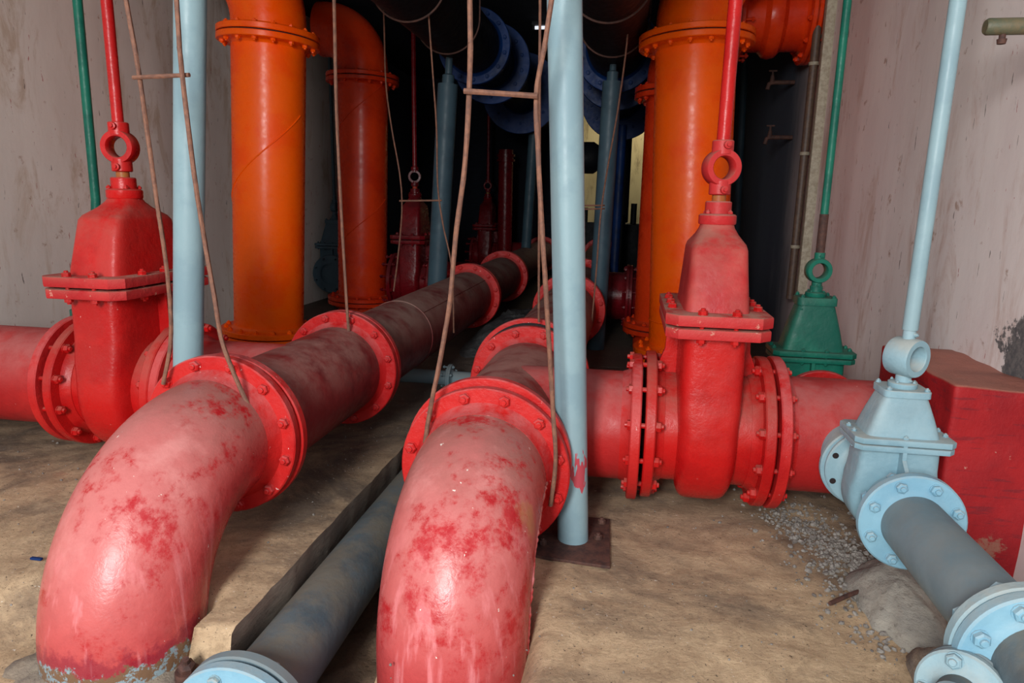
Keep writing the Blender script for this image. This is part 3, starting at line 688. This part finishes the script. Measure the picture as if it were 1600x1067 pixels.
# ------------------------------------------------------------------ bent rusty rods
def curve(pts, n=6):
    """Catmull-Rom through pts"""
    out = []; q = [pts[0]]+list(pts)+[pts[-1]]
    for i in range(1, len(q)-2):
        for k in range(n):
            s = k/n; a, b, c, d = q[i-1], q[i], q[i+1], q[i+2]
            out.append(.5*((2*b)+(c-a)*s+(2*a-5*b+4*c-d)*s*s+(3*b-a-3*c+d)*s**3))
    out.append(q[-2]); return out
def rod_path(px, Y, Y1=None):
    n = len(px); pts = [P(x, y, Y=Y+((Y1-Y)*i/(n-1) if Y1 else 0)) for i, (x, y) in enumerate(px)]
    d = (pts[0]-pts[1]).normalized(); k = (2.72-pts[0].z)/max(.2, d.z)
    if pts[0].z < 2.7: pts = [pts[0]+d*k]+pts
    return pts
def rods(name, label, rods_, cross, group=None, cat='rod'):
    all_ = [curve(rod_path(px, Y, Y1)) for px, Y, Y1, r in rods_]
    low = min((p for a in all_ for p in a), key=lambda p: p.z)
    t = thing(name, label, cat, low)
    for pts, (_, _, _, r) in zip(all_, rods_):
        bm = bmesh.new(); tube(bm, pts, r, 10, wob=.15); wpart('rod', bm, 'rust', t)
    for (a, b, Y, r) in cross:
        bm = bmesh.new(); p, q = P(*a, Y=Y), P(*b, Y=Y); tube(bm, [p, p.lerp(q, .5), q], r, 10, wob=.15); wpart('cross_bar', bm, 'rust', t)
    return t
rods('rod_hanger', 'bent rusty rod pair with a cross bar, hooked on the middle elbow flange', [
    ([(734, 0), (735, 70), (733, 145), (726, 260), (712, 370), (703, 470), (688, 560), (674, 630), (664, 692)], 1.78, 1.835, .0068),
    ([(862, 0), (851, 70), (838, 148), (841, 240), (846, 340), (852, 440), (858, 540), (864, 640), (868, 720), (860, 790)], 1.78, 1.835, .0066)],
    [((725, 142), (840, 150), 1.78, .0068)])
rods('rod_hanger', 'bent rusty rod pair with short cross bar, before the left pale blue pole', [
    ([(197, 0), (214, 95), (228, 190), (243, 300), (258, 400), (266, 480), (266, 540), (255, 600)], 1.78, 1.82, .0062),
    ([(276, 0), (281, 80), (292, 180), (306, 290), (322, 390), (336, 470), (346, 530), (366, 585), (400, 660)], 1.76, 1.80, .0066)],
    [((208, 121), (296, 117), 1.78, .006)])
rods('hanging_rod', 'single thin rusty rod dropping onto the second flange of the left line', [
    ([(522, 0), (525, 150), (530, 270), (536, 380), (542, 480), (545, 517)], 2.70, 2.72, .0066)], [])
rods('hanging_rod', 'single straight rusty rod left of the middle pole, its lower end painted red', [
    ([(844, 0), (843, 150), (843, 300), (842, 400), (842, 503)], 2.6, 2.78, .0052)], [])
rods('rod_hanger', 'thin rusty rod pair with a cross bar in the dark, astride the long brown pipe', [
    ([(600, 30), (603, 130), (612, 200), (625, 275), (628, 330), (622, 400), (615, 455)], 4.3, 4.3, .005),
    ([(668, 0), (676, 110), (682, 200), (684, 290), (692, 350), (706, 420), (709, 520)], 4.0, 4.0, .005)],
    [((624, 314), (690, 313), 4.2, .006)])
rods('rod_hanger', 'thin rusty rod with double cross bar, in the dark beside the right grey prop', [
    ([(984, 0), (978, 80), (964, 180), (948, 270), (938, 340), (932, 420), (924, 510)], 4.2, 4.2, .005)],
    [((905, 321), (945, 321), 4.3, .005), ((905, 327), (945, 326), 4.3, .005)])

# ------------------------------------------------------------------ wall fittings
def wall_pipe():
    a, b = P(1278, 95, X=1.10), P(1240, 470, X=1.10)
    t = thing('wall_conduit', 'brown conduit with pale clips running up the right wall', 'conduit', (1.10, 4.85, b.z))
    bm = bmesh.new(); tube(bm, [(0, 0, 0), (0, 0, a.z-b.z+.6)], .026, 16); obj('pipe', bm, 'conduit_brown', t)
    for z in (.35, .95, 1.5):
        bm = bmesh.new(); lathe(bm, [(.027, -.01), (.031, -.01), (.031, .01), (.027, .01)], (0, 0, z), (0, 0, 1), 16); box(bm, (.0, -.01, z-.01), (.05, .01, z+.01)); obj('clip', bm, 'strip', t)
    bm = bmesh.new(); box(bm, (1.10, 4.66, .34), (1.158, 4.72, 2.7), .004)
    solo('cable_trunking', bm, 'strip', 'narrow cream trunking strip with a peeling end, on the right wall', 'trunking', (1.12, 4.69, .34))
wall_pipe()
def tap(y, z, label):
    t = thing('wall_tap', label, 'tap', (1.02, y, z-.05), group='small dark taps on the right wall')
    bm = bmesh.new(); tube(bm, [(.13, 0, .05), (.06, 0, .05), (-.02, 0, .05), (-.05, 0, .04), (-.06, 0, .0)], .016, 12); obj('spout', bm, 'rust_dark', t)
    bm = bmesh.new(); lathe(bm, [(0, 0), (.02, 0), (.012, .05), (.008, .05), (.008, .08), (0, .08)], (-.03, 0, .05), (0, 0, 1), 14); box(bm, (-.06, -.008, .125), (.0, .008, .137), .003); obj('handle', bm, 'rust_dark', t)
tap(5.6, 1.95, 'upper small dark tap on the right wall')
tap(5.5, 1.55, 'lower small dark tap on the right wall beside the conduit')
# capped brass pipe stub top right
e = P(1539, 42, Y=2.1)
t = thing('brass_stub', 'tarnished brass pipe end with a drain nipple at the top right edge', 'pipe', (1.14, 2.1, e.z-.05))
bm = bmesh.new(); dx = e.x-1.14
lathe(bm, [(0, dx), (.017, dx), (.021, dx+.006), (.021, dx+.10), (.017, dx+.105), (.017, dx+.11), (.025, dx+.115), (.025, dx+.13), (.018, dx+.135), (.018, .02), (0, .02)], (0, 0, .05), (1, 0, 0), 24); obj('pipe', bm, 'brass', t)
bm = bmesh.new(); lathe(bm, [(0, .018), (.008, .018), (.008, .03), (.012, .031), (.01, .043), (0, .044)], (dx+.045, 0, .05), (0, 0, -1), 12); obj('nipple', bm, 'rust_dark', t)

# ------------------------------------------------------------------ setting
XW = 1.155; XL = -3.15; YK = 10.0; ZC = 2.75; YO = .55
def fh(x, y):
    p = V((x, y, 0))
    return .010*noise.fractal(p*2.2, .8, 2.1, 5)+.004*noise.noise(p*14)
def ground(name, x0, x1, y0, y1, nx, ny, mat, edge=None):
    bm = bmesh.new(); g = []
    for j in range(ny+1):
        row = []
        for i in range(nx+1):
            u = i/nx; x = x0+(x1-x0)*u; y = y0+(y1-y0)*(j/ny)**1.6
            ex = 0
            if edge == 'right' and i == nx: ex = .006*noise.fractal(V((3.1, y*5, 0)), .8, 2.1, 5)
            if edge == 'left' and i == 0: ex = .03*noise.fractal(V((9.1, y*5, 0)), .8, 2.1, 5)
            dr = 0
            if edge == 'right':
                q = y+.05*noise.noise(V((x*6, y*3, 2))); dr = -.10*min(1, max(0, (1.37-q)/.05))*min(1, max(0, (x+1.3)/.12))
                d = math.hypot((x-XA)/1.0, (y-1.30)/(.75 if y < 1.3 else .42)); k = min(1, max(0, (.62-d)/.34)); k = k*k*(3-2*k)
                if x > -1.02 and y > 1.37: k = 0
                dr = min(dr, -.105*k)
            if edge == 'left':
                d = math.hypot((x-XB)/.9, (y-1.40)/.9); k = min(1, max(0, (.40-d)/.2)); k *= min(1, max(0, (XB+.25-x)/.12)); dr = -.2*k*k*(3-2*k)
            row.append(bm.verts.new((x+ex, y, fh(x, y)+dr)))
        g.append(row)
    for a, b in zip(g, g[1:]):
        for i in range(nx): bm.faces.new((a[i], a[i+1], b[i+1], b[i]))
    # skirt down the trench
    k = nx if edge == 'right' else 0
    if edge:
        prev = [r[k] for r in g]
        for d in range(1, 9):
            cur = []
            for r in g:
                v = r[k]; z = v.co.z-.07*d
                w = .016*noise.fractal(V((d*.35, v.co.y*4, 1)), .8, 2.1, 5)
                cur.append(bm.verts.new((v.co.x+w*min(1, d*.5)+(-.012*d if edge == 'right' else .01*d), v.co.y, z)))
            for i in range(len(g)-1):
                f = bm.faces.new((prev[i], prev[i+1], cur[i+1], cur[i])); f.material_index = 1
            prev = cur
    o = structure(name, bm, mat, ang=60); o.data.materials.append(M['slab_side'])
    return o
TX0 = -.915; TX1 = -.585
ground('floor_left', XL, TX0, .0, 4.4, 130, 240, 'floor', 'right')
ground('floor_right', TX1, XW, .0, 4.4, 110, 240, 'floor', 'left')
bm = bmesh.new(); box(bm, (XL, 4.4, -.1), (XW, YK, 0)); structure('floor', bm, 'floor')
bm = bmesh.new(); box(bm, (-9, -9, -.12), (9, .0, -.012)); structure('ground_outside', bm, 'floor')
# trench bottom, lumpy soil
bm = bmesh.new(); g = []
for j in range(161):
    row = []
    for i in range(31):
        x = TX0-.12+(TX1-TX0+.24)*i/30; y = 4.45*j/160
        z = -.27+.05*noise.fractal(V((x*4, y*4, 3)), .8, 2.1, 5)+.14*max(0, (x+.72))*1.2
        row.append(bm.verts.new((x, y, z)))
    g.append(row)
for a, b in zip(g, g[1:]):
    for i in range(30): bm.faces.new((a[i], a[i+1], b[i+1], b[i]))
structure('trench_floor', bm, 'soil')
def wall(name, lo, hi, mat): 
    bm = bmesh.new(); box(bm, lo, hi); return structure(name, bm, mat, smooth=False)
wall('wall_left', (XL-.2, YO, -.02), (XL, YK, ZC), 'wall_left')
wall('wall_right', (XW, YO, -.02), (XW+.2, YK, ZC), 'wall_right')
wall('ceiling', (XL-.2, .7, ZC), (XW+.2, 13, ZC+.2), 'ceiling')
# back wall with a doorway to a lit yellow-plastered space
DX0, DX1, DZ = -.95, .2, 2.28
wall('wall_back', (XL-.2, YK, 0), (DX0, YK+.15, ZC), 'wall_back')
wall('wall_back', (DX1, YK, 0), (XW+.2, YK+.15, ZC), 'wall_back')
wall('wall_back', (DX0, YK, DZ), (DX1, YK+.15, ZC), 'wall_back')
wall('wall_far', (XL, 12, 0), (XW+1, 12.2, ZC), 'yellow_wall')
wall('wall_far', (XL-.2, YK, 0), (XL, 12.2, ZC), 'yellow_wall'); wall('wall_far', (XW+1, YK, 0), (XW+1.2, 12.2, ZC), 'yellow_wall')
bm = bmesh.new(); box(bm, (XL, YK, -.1), (XW+1, 12.2, 0)); structure('floor_far', bm, 'floor')
# pump-like dark cabinets standing before the doorway
bm = bmesh.new(); box(bm, (-.17, 9.4, 0), (.2, 9.8, .78), .03); box(bm, (-.9, 9.92, 0), (-.1, 9.98, .78), .01); tube(bm, [(-.62, 9.95, .75), (-.62, 9.95, .98)], .03, 16); tube(bm, [(.05, 9.5, .7), (.05, 9.5, 1.05)], .04, 16)
solo('machine_base', bm, 'black_pipe', 'low black machine silhouetted against the yellow plaster far back', 'machine', (-.3, 9.6, 0))
bm = bmesh.new(); lathe(bm, [(0, 0), (.14, .0), (.2, .08), (.2, .25), (.14, .34), (.06, .4), (0, .4)], (-.75, 9.2, 1.62), (1, 0, 0), 28); tube(bm, [(-.75, 9.2, 1.65), (-.8, 9.2, 2.74)], .025, 12)
solo('hanging_motor', bm, 'black_pipe', 'black round motor hanging in silhouette just right of the middle pale blue pole', 'motor', (-.6, 9.2, 1.5))
bm = bmesh.new(); box(bm, (-.27, 9.2, .8), (-.02, 9.35, 2.0), .02); tube(bm, [(-.1, 9.2, .9), (-.1, 9.2, .0)], .05, 12)
solo('electrical_panel', bm, 'black_pipe', 'tall dark panel silhouetted between two patches of yellow plaster', 'panel', (-.15, 9.25, .0))
# fluorescent tube
a, b = P(836, 41, Y=7.0), P(914, 44, Y=7.0)
t = thing('tube_light', 'fluorescent tube light high up behind the top of the middle pale blue pole', 'lamp', ((a+b)/2).to_tuple())
dx = (b.x-a.x)/2
bm = bmesh.new(); tube(bm, [(-dx, 0, 0), (dx, 0, 0)], .016, 16); obj('tube', bm, 'tube', t)
bm = bmesh.new(); box(bm, (-dx-.03, -.03, .02), (dx+.03, .03, .06), .004); box(bm, (-dx-.02, -.015, -.02), (-dx, .015, .03)); box(bm, (dx, -.015, -.02), (dx+.02, .015, .03)); box(bm, (-.02, -.01, .05), (.02, .01, .15)); obj('housing', bm, 'black_pipe', t)

# red concrete block
bm = bmesh.new(); zt = .565; x0, x1, y0, y1 = .925, XW+.02, 2.03, 2.62
bmesh.ops.create_grid(bm, x_segments=1, y_segments=1, size=1); bm.clear()
box(bm, (x0, y0, -.03), (x1, y1, zt), .012)
bmesh.ops.subdivide_edges(bm, edges=[e for e in bm.edges if e.calc_length() > .1], cuts=18, use_grid_fill=True)
for v in bm.verts: 
    q = V((noise.noise(v.co*9), noise.noise(v.co*9+V((5, 0, 0))), noise.noise(v.co*9+V((0, 7, 0)))))*.008; v.co += q
solo('concrete_block', bm, 'block', 'red painted concrete block against the right wall, behind the pale blue valve', 'concrete block', ((x0+x1)/2, (y0+y1)/2, 0), ang=60)
# concrete lump under the blue valve
def lump(name, cx, cy, rx, ry, h, mat, label, cat, seed, rot=0, seg=48, rg=16, rough=.5, cz=0):
    bm = bmesh.new(); rows = []
    for j in range(rg+1):
        row = []; u = j/rg
        for i in range(seg):
            a = 2*PI*i/seg; k = 1+.28*noise.fractal(V((math.cos(a)*1.3, math.sin(a)*1.3, seed)), .8, 2.1, 4)
            x, y = rx*u*k*math.cos(a), ry*u*k*math.sin(a)
            z = h*(1-u**2.6)*(1+rough*noise.fractal(V((x*7, y*7, seed)), .8, 2.1, 5))-.015*u
            row.append(bm.verts.new((x*math.cos(rot)-y*math.sin(rot), x*math.sin(rot)+y*math.cos(rot), z)))
            if j == 0: break
        rows.append(row)
    for i in range(seg): bm.faces.new((rows[0][0], rows[1][i], rows[1][(i+1) % seg]))
    for a, b in zip(rows[1:], rows[2:]):
        for i in range(seg): bm.faces.new((a[i], b[i], b[(i+1) % seg], a[(i+1) % seg]))
    o = obj(name, bm, mat, ang=70); o.location = (cx, cy, cz); tag(o, label, cat); return o
lump('concrete_footing', .765, 1.82, .115, .24, .085, 'footing', 'rough grey concrete footing under the pale blue valve', 'concrete footing', 3, rough=.22)
lump('concrete_footing', .745, 1.47, .07, .15, .09, 'rubble', 'broken brown concrete footing under the forward grey-blue pipe', 'concrete footing', 8)
lump('soil_mound', -.83, 5.2, .36, 1.0, .17, 'sludge', 'dark streaked mound of sludge between the two red pipe lines', 'mound', 5, rough=.3)
lump('cement_collar', XA-.01, 1.355, .25, .26, .03, 'rubble', 'crumbled cement collar round the foot of the left elbow', 'cement', 12, cz=-.10)
# rusty anchor bolts in the dirt by the left elbow
for k, (x, y) in enumerate(((336, 1000), (292, 1042))):
    p = P(x, y, Z=-.07); bm = bmesh.new()
    lathe(bm, [(0, 0), (.02, 0), (.02, .022), (.012, .03), (0, .032)], (0, 0, 0), (.2, -.3, 1), 6); lathe(bm, [(0, .0), (.008, 0), (.008, .045), (0, .045)], (0, 0, 0), (.2, -.3, 1), 10)
    lathe(bm, [(0, -.03), (.03, -.03), (.028, .002), (0, .004)], (0, 0, 0), (0, 0, 1), 12)
    o = obj('anchor_bolt', bm, 'rust_dark'); o.location = p-V((0, 0, .01))
    tag(o, ['large rusty anchor bolt right of the left elbow foot, nearer the slab edge', 'large rusty anchor bolt between the left elbow foot and the sky blue flange'][k], 'bolt')
# rusty steel offcut on the floor
a, b = P(1297, 943, Z=.012), P(1347, 922, Z=.012); bm = bmesh.new(); tube(bm, [a, a.lerp(b, .5)+V((0, 0, .002)), b], .006, 8)
solo('steel_offcut', bm, 'rust_dark', 'short dark steel offcut lying on the floor left of the grey footing', 'metal scrap', a.lerp(b, .5)-V((0, 0, .006)))
# blue scrap
a = P(57, 873, Z=.01); bm = bmesh.new(); box(bm, a-V((.018, .005, .003)), a+V((.018, .005, .004)), .002)
solo('plastic_scrap', bm, 'cobalt', 'tiny blue plastic scrap on the floor left of the left elbow', 'scrap', a)
# gravel
def gravel(name, n, fn, label, smin, smax):
    bm = bmesh.new()
    for k in range(n):
        x, y = fn(); 
        s = smin+(smax-smin)*random.random()**2.5
        r = bmesh.ops.create_icosphere(bm, subdivisions=1, radius=s)
        q = Matrix.Rotation(random.random()*6, 3, V((random.random()-.5, random.random()-.5, random.random()-.5)).normalized())
        sc = V((1, .6+.5*random.random(), .45+.4*random.random()))
        for v in r['verts']: v.co = q@V((v.co.x*sc.x, v.co.y*sc.y, v.co.z*sc.z))*(.8+.4*random.random())+V((x, y, fh(x, y)+s*.25))
    o = obj(name, bm, 'pebble', smooth=False); tag(o, label, 'gravel', kind='stuff'); return o
def band():
    t = random.random(); 
    if random.random() < .6:
        c = P(1230+240*t, 800+150*t, Z=0); return c.x-.03+random.gauss(0, .05), c.y+random.gauss(0, .05)
    c = P(1250+250*t, 790+250*t, Z=0); return c.x+random.gauss(0, .09)-.06, c.y+random.gauss(0, .09)
gravel('gravel', 2600, band, 'loose grey gravel along the foot of the right pipe and the footing', .002, .011)
gravel('gravel', 350, lambda: (random.uniform(-.5, 1.0), random.uniform(1.1, 2.3)), 'sparse grit scattered over the tan floor at right', .0012, .005)
gravel('gravel', 350, lambda: (random.uniform(-2.6, -.95), random.uniform(1.3, 3.0)), 'sparse grit scattered over the floor around the left line', .0015, .006)

# ------------------------------------------------------------------ light
w = bpy.data.worlds.new('sky'); bpy.context.scene.world = w; w.use_nodes = True; nt = w.node_tree; nt.nodes.clear()
out = nt.nodes.new('ShaderNodeOutputWorld'); bg = nt.nodes.new('ShaderNodeBackground'); tc = nt.nodes.new('ShaderNodeTexCoord'); sp = nt.nodes.new('ShaderNodeSeparateXYZ')
mr = nt.nodes.new('ShaderNodeMapRange'); mr.inputs[1].default_value = -.05; mr.inputs[2].default_value = 1.0; 
cr = nt.nodes.new('ShaderNodeValToRGB'); e = cr.color_ramp.elements
e[0].position = 0.0; e[0].color = (.40, .42, .46, 1); e[1].position = 1.0; e[1].color = (.42, .48, .58, 1)
for p_, c_ in ((.10, (1.35, 1.38, 1.45, 1)), (.42, (1.25, 1.32, 1.45, 1))):
    q_ = cr.color_ramp.elements.new(p_); q_.color = c_
nt.links.new(tc.outputs['Generated'], sp.inputs[0]); nt.links.new(sp.outputs[2], mr.inputs[0]); nt.links.new(mr.outputs[0], cr.inputs[0]); nt.links.new(cr.outputs[0], bg.inputs[0]); nt.links.new(bg.outputs[0], out.inputs[0])
bg.inputs[1].default_value = .80
def area(name, loc, target, sx, sy, power, col=(1, 1, 1)):
    l = bpy.data.lights.new(name, 'AREA'); l.shape = 'RECTANGLE'; l.size = sx; l.size_y = sy; l.energy = power; l.color = col
    o = bpy.data.objects.new(name, l); C.objects.link(o); o.location = loc
    o.rotation_euler = (V(target)-V(loc)).to_track_quat('-Z', 'Y').to_euler(); return o
area('daylight_opening', (-.75, -2.0, 1.9), (-.8, 3, .9), 0.75, 1.2, 175, (1, .99, .97))
area('far_wall_fill', (0, 11.2, 2.6), (-.4, 12, .9), 1.5, .4, 14, (1, .93, .75))  # added lamp to brighten the yellow wall, no skylight is built

# ------------------------------------------------------------------ camera
cam = bpy.data.cameras.new('camera'); co = bpy.data.objects.new('camera', cam); C.objects.link(co)
right = V((_cx.x, _cy.x, _cz.x)); down = V((_cx.y, _cy.y, _cz.y)); fwd = V((_cx.z, _cy.z, _cz.z))
m = Matrix((right, -down, -fwd)).transposed().to_4x4(); m.translation = V((0, 0, H)); co.matrix_world = m
cam.sensor_width = 36; cam.lens = F*36/1600; cam.clip_start = .02
sc = bpy.context.scene; sc.camera = co
sc.view_settings.view_transform = 'Standard'; sc.view_settings.look = 'None'; sc.view_settings.gamma = 1; sc.view_settings.exposure = -0.06
try: sc.view_settings.use_curve_mapping = False
except Exception: pass
sc.cycles.use_denoising = True; sc.cycles.max_bounces = 6; sc.cycles.diffuse_bounces = 4; sc.cycles.sample_clamp_indirect = 4
